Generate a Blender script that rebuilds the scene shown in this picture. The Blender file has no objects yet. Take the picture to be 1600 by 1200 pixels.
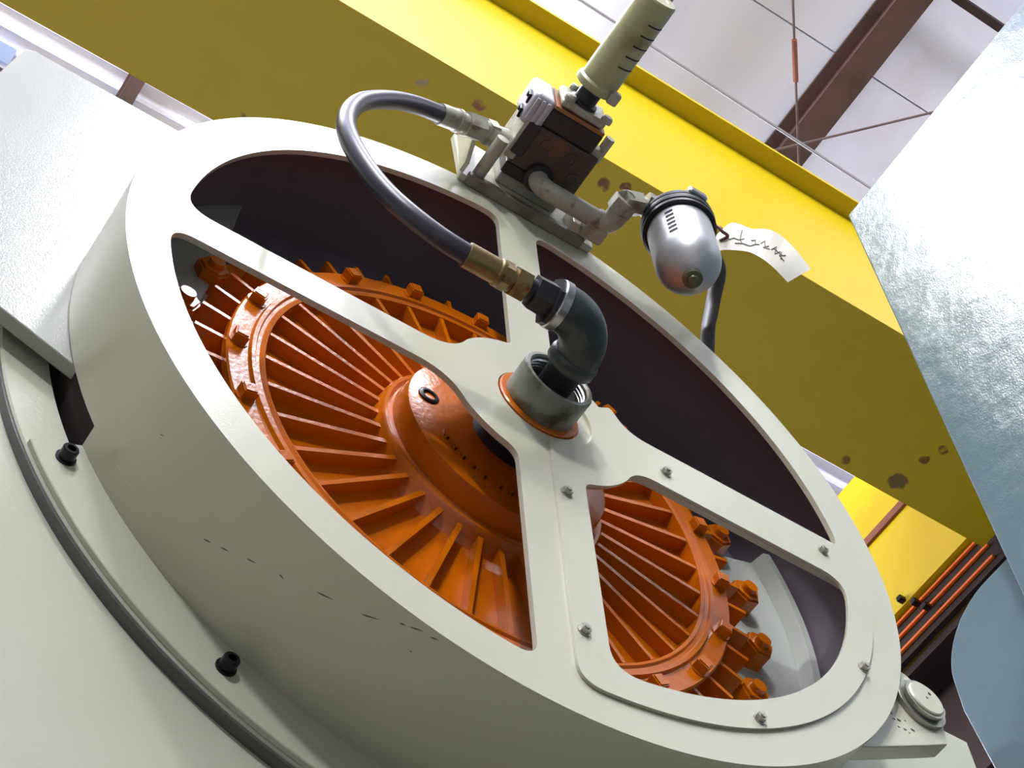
import bpy, bmesh, math, random
from mathutils import Vector, Matrix
from mathutils.geometry import tessellate_polygon
random.seed(7)
sc = bpy.context.scene
COL = sc.collection
PI = math.pi

# ------------------------------------------------------------------ frame of the machine
# u-coordinates: x to the right, z up, n outward along the wheel axis, in wheel radii
S, Z0 = 0.75, 4.2
def W(x, z, n): return Vector((S * x, -S * n, S * z + Z0))

# ------------------------------------------------------------------ camera
cam = bpy.data.cameras.new('camera'); camo = bpy.data.objects.new('camera', cam); COL.objects.link(camo)
cam.sensor_fit = 'HORIZONTAL'; cam.sensor_width = 36.0; cam.lens = 36.0 * 2888.08 / 1600.0
cam.clip_start = 0.05; cam.clip_end = 200
RX = Vector((0.83407482, -0.54924692, -0.05144917))
RY = -Vector((0.44545773, 0.72559229, -0.52448378))
RZ = -Vector((0.32540222, 0.41454028, 0.84986455))
m = Matrix((RX, RY, RZ)).transposed().to_4x4()
m.translation = Vector((-1.04775983, -1.2694501, 1.62209772))
camo.matrix_world = m
sc.camera = camo

# ------------------------------------------------------------------ world, lamps, exposure
wd = bpy.data.worlds.new('daylight'); sc.world = wd; wd.use_nodes = True
wb = wd.node_tree.nodes['Background']; wb.inputs[0].default_value = (0.93, 0.97, 1.0, 1); wb.inputs[1].default_value = 0.12
sc.view_settings.view_transform = 'Standard'; sc.view_settings.look = 'None'
sc.view_settings.exposure = 0.53; sc.view_settings.gamma = 1.0
try: sc.view_settings.use_curve_mapping = False
except Exception: pass
def lamp(name, loc, power, size, color=(0.97, 0.98, 1.0)):
    l = bpy.data.lights.new(name, 'POINT'); l.shadow_soft_size = size; l.energy = power; l.color = color
    o = bpy.data.objects.new(name, l); o.location = loc; COL.objects.link(o); return o
lamp('bay_and_fill_lamp', (0.22, -2.25, 9.2), 230, 0.43)
lamp('bay_and_fill_lamp', (-1.1, 0.38, 9.2), 270, 0.4)
for lx, ly, lz, lp in ((-2.6, -4.4, 9.2, 620), (-5.0, -8.2, 8.3, 1500), (6.0, -2.5, 8.5, 420)): lamp('bay_and_fill_lamp', (lx, ly, lz), lp, 0.35)  # last one, far right, is an unseen fill added to brighten the roof
for lx in (-7.5, -2.5, 2.0, 5.5): lamp('bay_and_fill_lamp', (lx, 8.5, 8.4), 1250, 0.3)  # unseen rear fills, added to lift the roof and girder underside

# ------------------------------------------------------------------ materials
def mat(name, col, rough=0.5, metal=0.0, bump=(), stain=None, coat=0.0, spec=0.5, vary=0.0):
    """bump: list of (scale, strength, distance); stain: (colour, scale, threshold, softness)"""
    mt = bpy.data.materials.new(name); mt.use_nodes = True
    nt = mt.node_tree; N = nt.nodes; L = nt.links; b = N['Principled BSDF']
    if rough < 0.7: col = tuple(c * 0.72 for c in col)
    b.inputs['Base Color'].default_value = (*col, 1); b.inputs['Roughness'].default_value = rough
    b.inputs['Metallic'].default_value = metal; b.inputs['Coat Weight'].default_value = coat
    b.inputs['Coat Roughness'].default_value = 0.08
    b.inputs['Specular IOR Level'].default_value = spec
    geo = N.new('ShaderNodeNewGeometry'); pos = geo.outputs['Position']
    prev = None
    for scale, st, dist in bump:
        nz = N.new('ShaderNodeTexNoise'); nz.inputs['Scale'].default_value = scale; nz.inputs['Detail'].default_value = 3
        L.new(pos, nz.inputs['Vector'])
        bp = N.new('ShaderNodeBump'); bp.inputs['Strength'].default_value = st; bp.inputs['Distance'].default_value = dist
        L.new(nz.outputs['Fac'], bp.inputs['Height'])
        if prev: L.new(prev.outputs['Normal'], bp.inputs['Normal'])
        prev = bp
    if prev: L.new(prev.outputs['Normal'], b.inputs['Normal'])
    if stain or vary:
        src = None
        rgb = N.new('ShaderNodeRGB'); rgb.outputs[0].default_value = (*col, 1); src = rgb.outputs[0]
        if vary:
            nz = N.new('ShaderNodeTexNoise'); nz.inputs['Scale'].default_value = 6; nz.inputs['Detail'].default_value = 5
            L.new(pos, nz.inputs['Vector'])
            hs = N.new('ShaderNodeHueSaturation'); L.new(src, hs.inputs['Color'])
            mr = N.new('ShaderNodeMapRange'); mr.inputs[3].default_value = 1 - vary; mr.inputs[4].default_value = 1 + vary
            L.new(nz.outputs['Fac'], mr.inputs[0]); L.new(mr.outputs[0], hs.inputs['Value']); src = hs.outputs[0]
        if stain:
            sc_, scale, th, soft = stain
            nz = N.new('ShaderNodeTexNoise'); nz.inputs['Scale'].default_value = scale; nz.inputs['Detail'].default_value = 6
            L.new(pos, nz.inputs['Vector'])
            mr = N.new('ShaderNodeMapRange'); mr.inputs[1].default_value = th; mr.inputs[2].default_value = th + soft
            L.new(nz.outputs['Fac'], mr.inputs[0])
            mx = N.new('ShaderNodeMix'); mx.data_type = 'RGBA'
            L.new(mr.outputs[0], mx.inputs[0]); L.new(src, mx.inputs[6]); mx.inputs[7].default_value = (*sc_, 1)
            src = mx.outputs[2]
        L.new(src, b.inputs['Base Color'])
    return mt
def srgb(r, g, b):
    f = lambda c: (c / 255 / 12.92) if c <= 10 else ((c / 255 + 0.055) / 1.055) ** 2.4
    return (f(r), f(g), f(b))
M = {}
M['cream'] = mat('cream_machine_paint', srgb(213, 211, 186), 0.17, bump=[(420, 0.12, 0.002)], vary=0.03)
M['creamarm'] = mat('cream_arm_paint', srgb(168, 170, 157), 0.13, bump=[(380, 0.22, 0.002)], vary=0.03)
M['creamwall'] = mat('cream_frame_paint', srgb(208, 209, 187), 0.25, bump=[(160, 0.16, 0.003)], vary=0.04)
M['liner'] = mat('dark_grey_inner_paint', srgb(116, 106, 116), 0.5, bump=[(200, 0.08, 0.002)])
M['orange'] = mat('orange_enamel', srgb(212, 108, 0), 0.24, bump=[(90, 0.22, 0.003)], coat=0.0, vary=0.08)
M['orangeflat'] = mat('orange_bar_plastic', srgb(245, 110, 20), 0.45)
M['flyw'] = mat('grey_flywheel_paint', srgb(196, 200, 190), 0.4, bump=[(150, 0.1, 0.002)], vary=0.05)
M['edgeshade'] = mat('ring_edge_shade', srgb(96, 98, 94), 0.35)
M['scuff'] = mat('dark_scuff', srgb(100, 100, 84), 0.6)
M['bracketedge'] = mat('dark_bracket_edge', srgb(140, 134, 118), 0.5, bump=[(80, 0.3, 0.003)], stain=(srgb(104, 90, 78), 18, 0.48, 0.14))  # darker than the bracket plate, mottled with brown patches
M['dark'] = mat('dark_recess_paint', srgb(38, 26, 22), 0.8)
M['black'] = mat('black_oxide_steel', srgb(22, 22, 30), 0.35, 0.4)
M['screw'] = mat('zinc_screw', srgb(190, 188, 172), 0.3, 0.7)
M['galv'] = mat('weathered_galvanised_pipe', srgb(150, 152, 138), 0.42, 0.35, bump=[(60, 0.2, 0.004)], stain=(srgb(80, 76, 54), 22, 0.5, 0.16))
M['elbow'] = mat('dark_malleable_iron', srgb(78, 86, 84), 0.4, 0.5, bump=[(120, 0.2, 0.003)], stain=(srgb(48, 50, 46), 12, 0.5, 0.2))
M['iron'] = mat('black_iron_bushing', srgb(52, 50, 54), 0.42, 0.4, bump=[(90, 0.2, 0.003)])
M['steel'] = mat('bright_steel', srgb(200, 200, 200), 0.25, 0.9)
M['brass'] = mat('dull_brass', srgb(150, 128, 84), 0.35, 0.6, stain=(srgb(96, 66, 40), 30, 0.55, 0.12))
M['rubber'] = mat('black_hose_rubber', srgb(62, 60, 72), 0.36, bump=[(200, 0.06, 0.002)])
M['overspray'] = mat('cream_oversprayed_fitting', srgb(186, 184, 166), 0.42, 0.1, bump=[(70, 0.35, 0.004)], stain=(srgb(128, 116, 96), 26, 0.56, 0.1))
M['valvedark'] = mat('rusty_dark_valve_casting', srgb(84, 74, 66), 0.5, 0.2, bump=[(80, 0.4, 0.004)], stain=(srgb(96, 66, 46), 16, 0.55, 0.12))
M['valveblack'] = mat('black_valve_plate', srgb(52, 48, 52), 0.45, 0.2, bump=[(60, 0.3, 0.004)])
M['solenoid'] = mat('pale_lilac_solenoid_casing', srgb(206, 204, 214), 0.35)
M['rust'] = mat('rust_streaked_seal', srgb(168, 104, 60), 0.6, stain=(srgb(120, 112, 70), 18, 0.5, 0.15))
M['muffler'] = mat('green_cream_muffler_paint', srgb(184, 184, 138), 0.42, bump=[(50, 0.2, 0.004)], stain=(srgb(120, 112, 74), 16, 0.52, 0.2))
M['bowl'] = mat('brushed_aluminium_bowl', srgb(214, 215, 216), 0.42, 0.7, bump=[(30, 0.04, 0.004)])
M['drain'] = mat('olive_drain_plug', srgb(110, 112, 84), 0.4, 0.3)
M['hose'] = mat('matt_black_hose', srgb(54, 50, 54), 0.55)
M['plastic'] = mat('black_plastic_cap', srgb(26, 26, 30), 0.5, spec=0.3)
M['paper'] = mat('white_tag_paper', srgb(232, 226, 212), 0.8)
M['ink'] = mat('grey_pencil_ink', srgb(120, 116, 112), 0.8)
M['wire'] = mat('dark_red_tag_wire', srgb(110, 60, 66), 0.5)
M['maroon'] = mat('maroon_structural_paint', srgb(34, 15, 14), 0.9, vary=0.25)
M['purlin'] = mat('brown_red_oxide_purlin', srgb(84, 58, 54), 0.6, stain=(srgb(56, 40, 30), 5, 0.45, 0.2))
M['roof'] = mat('white_roof_liner', srgb(226, 228, 248), 0.7, stain=(srgb(196, 188, 194), 0.9, 0.6, 0.25))
M['rod'] = mat('rusted_brace_rod', srgb(104, 84, 84), 0.6, 0.3)
M['rustrod'] = mat('rusty_turnbuckle', srgb(112, 62, 44), 0.7)
M['conduit'] = mat('grey_conduit', srgb(150, 148, 156), 0.5, 0.3)
M['floor'] = mat('grey_concrete', srgb(134, 132, 130), 0.7, vary=0.1)
M['wall'] = mat('dull_brown_cladding', srgb(66, 54, 50), 0.7)
M['sky'] = mat('skylight_sheet', srgb(170, 190, 235), 0.4)
M['blue'] = mat('blue_grey_gloss_paint', srgb(92, 113, 120), 0.2, bump=[(240, 0.24, 0.002), (60, 0.14, 0.004), (6, 0.2, 0.03)], coat=0.0, vary=0.05)

def yellow_mat():
    mt = mat('yellow_crane_paint', srgb(214, 186, 6), 0.36, bump=[(18, 0.06, 0.004)], vary=0.05)
    nt = mt.node_tree; N = nt.nodes; L = nt.links; b = N['Principled BSDF']
    src = b.inputs['Base Color'].links[0].from_socket
    pos = [n for n in N if n.type == 'NEW_GEOMETRY'][0].outputs['Position']
    nz = N.new('ShaderNodeTexNoise'); nz.inputs['Scale'].default_value = 26; nz.inputs['Detail'].default_value = 5
    L.new(pos, nz.inputs['Vector'])
    # chips and rust patches that sit on the steel at fixed places: (centre, radius, colour, noise threshold)
    spots = [((2.42, 0.97, 7.0), 0.075, srgb(112, 92, 40), 0.36), ((2.44, 0.85, 7.0), 0.045, srgb(112, 72, 20), 0.46),
             ((2.47, 0.78, 7.0), 0.045, srgb(112, 72, 20), 0.47), ((2.49, 0.7, 7.0), 0.04, srgb(112, 76, 20), 0.5),
             ((0.85, 0.57, 7.0), 0.06, srgb(120, 72, 28), 0.5), ((0.915, 0.54, 7.0), 0.045, srgb(110, 64, 40), 0.45),
             ((0.36, 0.55, 7.0), 0.05, srgb(140, 82, 48), 0.52), ((0.17, 0.58, 7.0), 0.05, srgb(150, 140, 120), 0.56),
             ((-0.25, 0.98, 7.0), 0.04, srgb(110, 84, 40), 0.52), ((2.2, 1.0, 7.0), 0.04, srgb(120, 84, 20), 0.45)]
    for c, r, col, th in spots:
        d = N.new('ShaderNodeVectorMath'); d.operation = 'DISTANCE'; L.new(pos, d.inputs[0]); d.inputs[1].default_value = c
        f = N.new('ShaderNodeMapRange'); f.inputs[1].default_value = r; f.inputs[2].default_value = r * 0.35
        f.inputs[3].default_value = -0.8; f.inputs[4].default_value = 0.12; L.new(d.outputs['Value'], f.inputs[0])
        a = N.new('ShaderNodeMath'); a.operation = 'ADD'; L.new(nz.outputs['Fac'], a.inputs[0]); L.new(f.outputs[0], a.inputs[1])
        g = N.new('ShaderNodeMapRange'); g.inputs[1].default_value = th; g.inputs[2].default_value = th + 0.16; L.new(a.outputs[0], g.inputs[0])
        mx = N.new('ShaderNodeMix'); mx.data_type = 'RGBA'; L.new(g.outputs[0], mx.inputs[0]); L.new(src, mx.inputs[6])
        mx.inputs[7].default_value = (*col, 1); src = mx.outputs[2]
    L.new(src, b.inputs['Base Color'])
    return mt
M['yellow'] = yellow_mat()

# ------------------------------------------------------------------ geometry helpers
class G:
    def __init__(s): s.v = []; s.f = []
    def add(s, vs, fs):
        o = len(s.v); s.v += [Vector(v) for v in vs]; s.f += [tuple(i + o for i in f) for f in fs]; return s
UT = lambda p: W(*p)                 # u triple (x, z, n) -> world
ID = lambda p: Vector(p)

def box(g, lo, hi, t=UT):
    (x0, y0, z0), (x1, y1, z1) = lo, hi
    c = [(x0, y0, z0), (x1, y0, z0), (x1, y1, z0), (x0, y1, z0), (x0, y0, z1), (x1, y0, z1), (x1, y1, z1), (x0, y1, z1)]
    return g.add([t(p) for p in c], [(0, 3, 2, 1), (4, 5, 6, 7), (0, 1, 5, 4), (1, 2, 6, 5), (2, 3, 7, 6), (3, 0, 4, 7)])
def frame_of(d):
    d = d.normalized(); a = Vector((0, 0, 1)) if abs(d.z) < 0.9 else Vector((1, 0, 0))
    u = d.cross(a).normalized(); return u, d.cross(u).normalized(), d
def lathe(g, p, d, prof, seg=64, a0=0.0, a1=2 * PI, t=UT, ref=None):
    """prof: list of (radius, height along d)"""
    p = Vector(p); d = Vector(d).normalized()
    if ref is None: u, v, _ = frame_of(d)
    else: u = Vector(ref); v = d.cross(u)
    full = abs(a1 - a0 - 2 * PI) < 1e-6; n = seg if full else seg + 1; k = len(prof)
    vs = []
    for i in range(n):
        a = a0 + (a1 - a0) * i / seg; c = u * math.cos(a) + v * math.sin(a)
        for r, h in prof: vs.append(t(p + c * r + d * h))
    fs = []
    for i in range(seg):
        j = (i + 1) % n
        for q in range(k - 1): fs.append((i * k + q, j * k + q, j * k + q + 1, i * k + q + 1))
    return g.add(vs, fs)
def wheel(g, prof, seg=128, a0=0.0, a1=2 * PI, c=(0, 0), close=False):
    """lathe about the wheel axis; angle measured from +x toward +z; prof (radius, n)"""
    if close: prof = list(prof) + [prof[0]]
    p = Vector((c[0], c[1], 0)); full = abs(a1 - a0 - 2 * PI) < 1e-6; n = seg if full else seg + 1; k = len(prof); vs = []
    for i in range(n):
        a = a0 + (a1 - a0) * i / seg
        for r, h in prof: vs.append(W(c[0] + r * math.cos(a), c[1] + r * math.sin(a), h))
    fs = []
    for i in range(seg):
        j = (i + 1) % n
        for q in range(k - 1): fs.append((i * k + q, i * k + q + 1, j * k + q + 1, j * k + q))
    if close and not full:
        fs.append(tuple(range(k - 1))); fs.append(tuple((n - 1) * k + q for q in range(k - 2, -1, -1)))
    return g.add(vs, fs)
def rod(g, p0, p1, r0, r1=None, seg=24, t=UT, rot=0.0):
    p0, p1 = Vector(p0), Vector(p1); r1 = r0 if r1 is None else r1; u, v, d = frame_of(p1 - p0); vs = []
    for p, r in ((p0, r0), (p1, r1)):
        for i in range(seg):
            a = rot + 2 * PI * i / seg; vs.append(t(p + (u * math.cos(a) + v * math.sin(a)) * r))
    fs = [(i, (i + 1) % seg, seg + (i + 1) % seg, seg + i) for i in range(seg)] + [tuple(range(seg))[::-1], tuple(range(seg, 2 * seg))]
    return g.add(vs, fs)
def spline(pts, n):
    pts = [Vector(p) for p in pts]; P = [pts[0] * 2 - pts[1]] + pts + [pts[-1] * 2 - pts[-2]]; out = []
    for i in range(1, len(P) - 2):
        a, b, c, d = P[i - 1], P[i], P[i + 1], P[i + 2]
        for k in range(n):
            t = k / n
            out.append(0.5 * ((2 * b) + (c - a) * t + (2 * a - 5 * b + 4 * c - d) * t * t + (3 * b - a - 3 * c + d) * t ** 3))
    out.append(pts[-1]); return out
def tube(g, pts, r, seg=20, t=UT, caps=True):
    pts = [Vector(p) for p in pts]; n = len(pts); rs = r if isinstance(r, (list, tuple)) else [r] * n
    tg = [(pts[min(i + 1, n - 1)] - pts[max(i - 1, 0)]).normalized() for i in range(n)]
    u, v, _ = frame_of(tg[0]); vs = []
    for i in range(n):
        u = (u - tg[i] * u.dot(tg[i])).normalized(); v = tg[i].cross(u)
        for k in range(seg):
            a = 2 * PI * k / seg; vs.append(t(pts[i] + (u * math.cos(a) + v * math.sin(a)) * rs[i]))
    fs = [(i * seg + k, i * seg + (k + 1) % seg, (i + 1) * seg + (k + 1) % seg, (i + 1) * seg + k) for i in range(n - 1) for k in range(seg)]
    if caps: fs += [tuple(range(seg))[::-1], tuple((n - 1) * seg + k for k in range(seg))]
    return g.add(vs, fs)
def prism(g, loops, h0, h1, t=None):
    """loops: outer polygon + holes as 2-D points in a plane; t(a, b, h) -> world"""
    t = t or (lambda a, b, h: W(a, b, h))
    flat = [p for l in loops for p in l]; n = len(flat)
    tris = tessellate_polygon([[Vector((p[0], p[1], 0)) for p in l] for l in loops])
    vs = [t(p[0], p[1], h0) for p in flat] + [t(p[0], p[1], h1) for p in flat]; fs = []
    for a, b, c in tris: fs.append((a, b, c)); fs.append((c + n, b + n, a + n))
    o = 0
    for l in loops:
        k = len(l)
        for i in range(k): fs.append((o + i, o + (i + 1) % k, n + o + (i + 1) % k, n + o + i))
        o += k
    return g.add(vs, fs)

WL = {}                                # world location of every object (no parent is ever rotated)
def mesh_of(name, g, c, mt, ang, rot=None):
    me = bpy.data.meshes.new(name)
    me.from_pydata([tuple(v - c) for v in g.v], [], g.f); me.update()
    bm = bmesh.new(); bm.from_mesh(me); bmesh.ops.remove_doubles(bm, verts=bm.verts, dist=1e-6)
    bmesh.ops.recalc_face_normals(bm, faces=bm.faces); bm.to_mesh(me); bm.free()
    me.materials.append(mt)
    for p in me.polygons: p.use_smooth = True
    me.set_sharp_from_angle(angle=math.radians(ang))
    return me
def obj(name, g, mt, parent=None, label=None, bevel=0.0, ang=32, kind=None):
    lo = Vector([min(v[i] for v in g.v) for i in range(3)]); hi = Vector([max(v[i] for v in g.v) for i in range(3)])
    c = (lo + hi) / 2
    if parent is None: c.z = lo.z
    o = bpy.data.objects.new(name, mesh_of(name, g, c, mt, ang)); COL.objects.link(o); WL[o.name] = c
    if parent is not None: o.parent = parent; o.location = c - WL[parent.name]
    else: o.location = c
    if label: o['label'] = label
    if kind: o['kind'] = kind
    if bevel:
        b = o.modifiers.new('bevel', 'BEVEL'); b.width = bevel; b.segments = 2; b.harden_normals = True; b.limit_method = 'ANGLE'; b.angle_limit = math.radians(40)
    return o
def empty(name, loc, label, cat, group=None):
    o = bpy.data.objects.new(name, None); COL.objects.link(o); o.location = loc; o.empty_display_size = 0.05; WL[o.name] = Vector(loc)
    o['label'] = label; o['category'] = cat
    if group: o['group'] = group
    return o
def tag(o, label, cat, group=None):
    o['label'] = label; o['category'] = cat
    if group: o['group'] = group
    return o
def struct(name, g, mt, **k): return obj(name, g, mt, kind='structure', **k)
def radial(name, me, parent, r, a, n, sub=None):
    """a copy of a mesh made in (radial, outward=-y, tangential) axes, set round the wheel axis"""
    o = bpy.data.objects.new(name, me); COL.objects.link(o); o.parent = parent
    w = W(r * math.cos(a), r * math.sin(a), n); o.location = w - WL[parent.name]; o.rotation_euler = (0, -a, 0); WL[o.name] = w
    return o
LOC = lambda a, b, h: Vector((S * a, -S * h, S * b))          # local (radial, tangential, n)
def lmesh(name, g, mt, ang=32): return mesh_of(name, g, Vector((0, 0, 0)), mt, ang)
def lt(p): return LOC(*p)
def arc(r, a0, a1, n, c=(0, 0)):
    return [(c[0] + r * math.cos(math.radians(a0 + (a1 - a0) * i / n)), c[1] + r * math.sin(math.radians(a0 + (a1 - a0) * i / n))) for i in range(n + 1)]

# ------------------------------------------------------------------ building
g = G(); box(g, (-16, -16, -0.2), (16, 14, 0.0), ID); struct('floor', g, M['floor'])
ceil = struct('ceiling', box(G(), (-16, -16, 10.02), (16, 14, 10.2), ID), M['roof'])
for i, (y0, y1) in enumerate([(-16, -8), (-8, -4), (-4, -1.2), (-1.2, 0.42), (0.42, 1.5), (1.5, 1.95)]):
    obj('panel', box(G(), (-15.9, y0 + 0.004, 10.0), (15.9, y1 - 0.004, 10.03), ID), M['roof'], ceil, bevel=0.003)
# ribbed sheet beyond the girder: trapezoid ribs running along x
g = G()
prof = []; y = 1.95
while y < 13.6:
    prof += [(y, 10.0), (y + 0.03, 10.0), (y + 0.042, 9.975), (y + 0.062, 9.975), (y + 0.074, 10.0)]; y += 0.1
vs = []
for (yy, zz) in prof: vs += [Vector((-15.9, yy, zz)), Vector((15.9, yy, zz))]
g.add(vs, [(2 * i, 2 * i + 1, 2 * i + 3, 2 * i + 2) for i in range(len(prof) - 1)])
obj('ribbed_sheet', g, M['roof'], ceil, label='ribbed white roof sheet', ang=20)
struct('wall_right', box(G(), (6.5, -16, 0), (6.7, 14, 10.0), ID), M['wall'])
struct('wall_back', box(G(), (-16, 13.8, 0), (16, 14, 10.0), ID), M['wall'])
tag(obj('skylight_sheet', box(G(), (-9, 2.47, 9.95), (-0.86, 2.56, 9.972), ID), M['sky']), 'pale blue skylight strip in the far left roof corner', 'skylight')
tag(obj('eave_beam', box(G(), (-9, 2.53, 9.6), (-0.7, 2.72, 9.82), ID), M['maroon']), 'dark beam under the roof at the top left picture corner', 'beam')

def purlin(x, w, y0, y1, label):
    e = empty('purlin', (x, (y0 + y1) / 2, 9.78), label, 'purlin', 'brown roof purlins')
    obj('web', box(G(), (x - 0.012, y0, 9.79), (x + 0.012, y1, 9.955), ID), M['purlin'], e)
    obj('bottom_flange', box(G(), (x - w / 2, y0, 9.775), (x + w / 2, y1, 9.79), ID), M['purlin'], e)
    obj('top_flange', box(G(), (x - w / 2, y0, 9.955), (x + w / 2, y1, 9.97), ID), M['purlin'], e)
purlin(-0.33, 0.07, -12, 13, 'short visible brown purlin between the cream arm and the yellow girder')
purlin(1.52, 0.09, -12, 13, 'dark purlin end showing behind the tip of the exhaust muffler')
purlin(2.52, 0.15, -12, 13, 'long brown purlin crossed by thin brace rods above the girder')
tag(obj('roof_strut', box(G(), (2.68, -0.155, 9.80), (9, -0.115, 9.86), ID), M['maroon']), 'thin dark roof strut at the top right picture corner', 'strut')
def brace(p0, p1, q, label):
    e = empty('brace_rod', p0, label, 'rod', 'roof cross bracing rods')
    obj('rod', rod(G(), p0, p1, 0.006, seg=10, t=ID), M['rod'], e)
    a, b = Vector(p0).lerp(Vector(p1), q - 0.055), Vector(p0).lerp(Vector(p1), q + 0.055)
    obj('turnbuckle', rod(G(), a, b, 0.013, seg=10, t=ID), M['rustrod'], e, label='rusty turnbuckle')
brace((1.62, -0.2, 9.7), (2.85, 1.27, 9.7), 0.47, 'brace rod running straight up the picture beside the brown purlin')
brace((1.95, 1.36, 9.67), (3.6, -0.4, 9.67), 0.20, 'brace rod slanting from the girder edge to the blue panel')
tag(obj('conduit', rod(G(), (0.9, 0.765, 9.63), (6.4, 0.86, 9.63), 0.008, seg=10, t=ID), M['conduit']), 'thin grey conduit under the white roof crossing below the purlin', 'conduit')

# bridge crane girder: box with a bottom plate, webs and a top flange
gr = empty('crane_girder', (0.5, 0.76, 7.0), 'long yellow overhead crane box girder crossing behind the wheel', 'crane girder')
GL = -9.0; GR = 2.88
obj('bottom_plate', box(G(), (GL, 0.49, 7.0), (GR, 1.035, 7.02), ID), M['yellow'], gr)
obj('front_web', box(G(), (GL, 0.50, 7.02), (GR, 0.515, 7.9), ID), M['yellow'], gr)
obj('rear_web', box(G(), (GL, 1.0, 7.02), (GR, 1.015, 7.9), ID), M['yellow'], gr)
obj('top_flange', box(G(), (GL, 0.425, 7.9), (GR, 1.09, 7.92), ID), M['yellow'], gr)
et = empty('end_truck', (3.05, 1.9, 7.0), 'bright yellow crane end truck below right of the girder', 'end truck')
obj('side_plate', box(G(), (2.9, 0.2, 7.13), (2.93, 3.6, 8.02), ID), M['yellow'], et)
obj('body', box(G(), (2.955, 0.2, 7.135), (3.25, 3.6, 8.0), ID), M['yellow'], et)
obj('rusty_seam', box(G(), (2.886, 1.03, 7.585), (2.899, 3.4, 7.625), ID), M['rustrod'], et, label='brown rust coloured seam strip')
g = G(); box(g, (2.893, 1.03, 7.13), (2.8995, 3.4, 7.36), ID)
obj('lower_plate', g, M['yellow'], et)
ch = empty('bar_channel', (2.93, 2.2, 6.9), 'dark channel carrying the orange conductor bars under the end truck', 'channel')
obj('back_plate', box(G(), (2.925, 0.9, 6.93), (2.95, 3.4, 7.129), ID), M['maroon'], ch)
for z, lb in ((7.105, 'topmost of the three orange conductor bars'), (7.04, 'middle of the three orange conductor bars'), (6.97, 'lowest of the three orange conductor bars')):
    b = obj('conductor_bar', box(G(), (2.910, 1.03, z - 0.006), (2.924, 3.4, z + 0.006), ID), M['orangeflat'], bevel=0.003)
    tag(b, lb + ' beneath the yellow end truck', 'conductor bar', 'orange crane conductor bars')
for (y, z, lb) in ((1.455, 7.15, 'small black bar clip on the yellow plate edge'), (1.40, 7.072, 'small black bar clip between the upper two orange bars'), (1.36, 7.005, 'small black bar clip just above the lowest orange bar')):
    g = G(); box(g, (2.865, y - 0.013, z - 0.012), (2.90, y + 0.013, z + 0.012), ID)
    tag(obj('bar_clip', g, M['black'], bevel=0.004), lb, 'clip', 'conductor bar clips')
rb = empty('runway_beam', (3.1, 0, 6.3), 'dark maroon crane runway beam below the orange bars', 'beam')
obj('top_flange', box(G(), (2.95, -6, 6.88), (3.3, 9, 6.915), ID), M['maroon'], rb)
obj('web', box(G(), (3.1, -6, 6.3), (3.13, 9, 6.88), ID), M['maroon'], rb)
obj('bottom_flange', box(G(), (2.98, -6, 6.26), (3.27, 9, 6.3), ID), M['maroon'], rb)

# ------------------------------------------------------------------ press frame behind the wheel
fr = empty('press_frame', (0, 1.0, 0), 'large cream press frame wall behind the wheel guard at lower left', 'press frame')
xl, xr, zt, zb = -3.0, 1.595, 0.13, -5.58
a_t = math.degrees(math.asin(zt / 1.015))
outer = [(xl, zt), (xl, zb), (xr, zb), (xr, zt)] + arc(1.015, a_t, -180 - a_t, 90)
g = prism(G(), [outer], -0.345, -0.42)
obj('front_wall', g, M['creamwall'], fr)
g = G(); wheel(g, [(1.015, -0.345), (1.015, -0.312), (1.112, -0.312), (1.116, -0.316), (1.116, -0.345)], 140, math.radians(-180 - 6.5), math.radians(6.5), close=True)
obj('raised_ring', g, M['creamwall'], fr, ang=28)
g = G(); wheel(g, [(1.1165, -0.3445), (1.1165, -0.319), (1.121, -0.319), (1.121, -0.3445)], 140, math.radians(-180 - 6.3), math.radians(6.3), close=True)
obj('edge_shade_band', g, M['edgeshade'], fr, label='dark grey band painting the shade round the raised ring')  # shade of the ring's unlit edge, put into a dark added band
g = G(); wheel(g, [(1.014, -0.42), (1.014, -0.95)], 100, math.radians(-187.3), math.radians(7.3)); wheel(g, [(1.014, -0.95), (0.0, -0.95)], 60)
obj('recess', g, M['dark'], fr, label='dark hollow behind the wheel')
g = G(); box(g, (xl, zb, -1.3), (xl + 0.04, zt, -0.42)); box(g, (xr - 0.04, zb, -1.3), (xr, zt, -0.42)); box(g, (xl, zb, -1.3), (xr, zt, -1.25))
box(g, (xl, zt - 0.04, -1.3), (-1.02, zt, -0.42)); box(g, (1.02, zt - 0.04, -1.3), (xr, zt, -0.42))
obj('side_walls', g, M['creamwall'], fr)

g = G(); box(g, (-2.6, -0.85, 0.0), (1.15, 0.22, 1.95), ID)
obj('bounce_block', g, M['dark'], fr, label='added unseen dark block below the wheel that cuts floor bounce')  # added out of view to keep floor bounce off the drum underside

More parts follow.
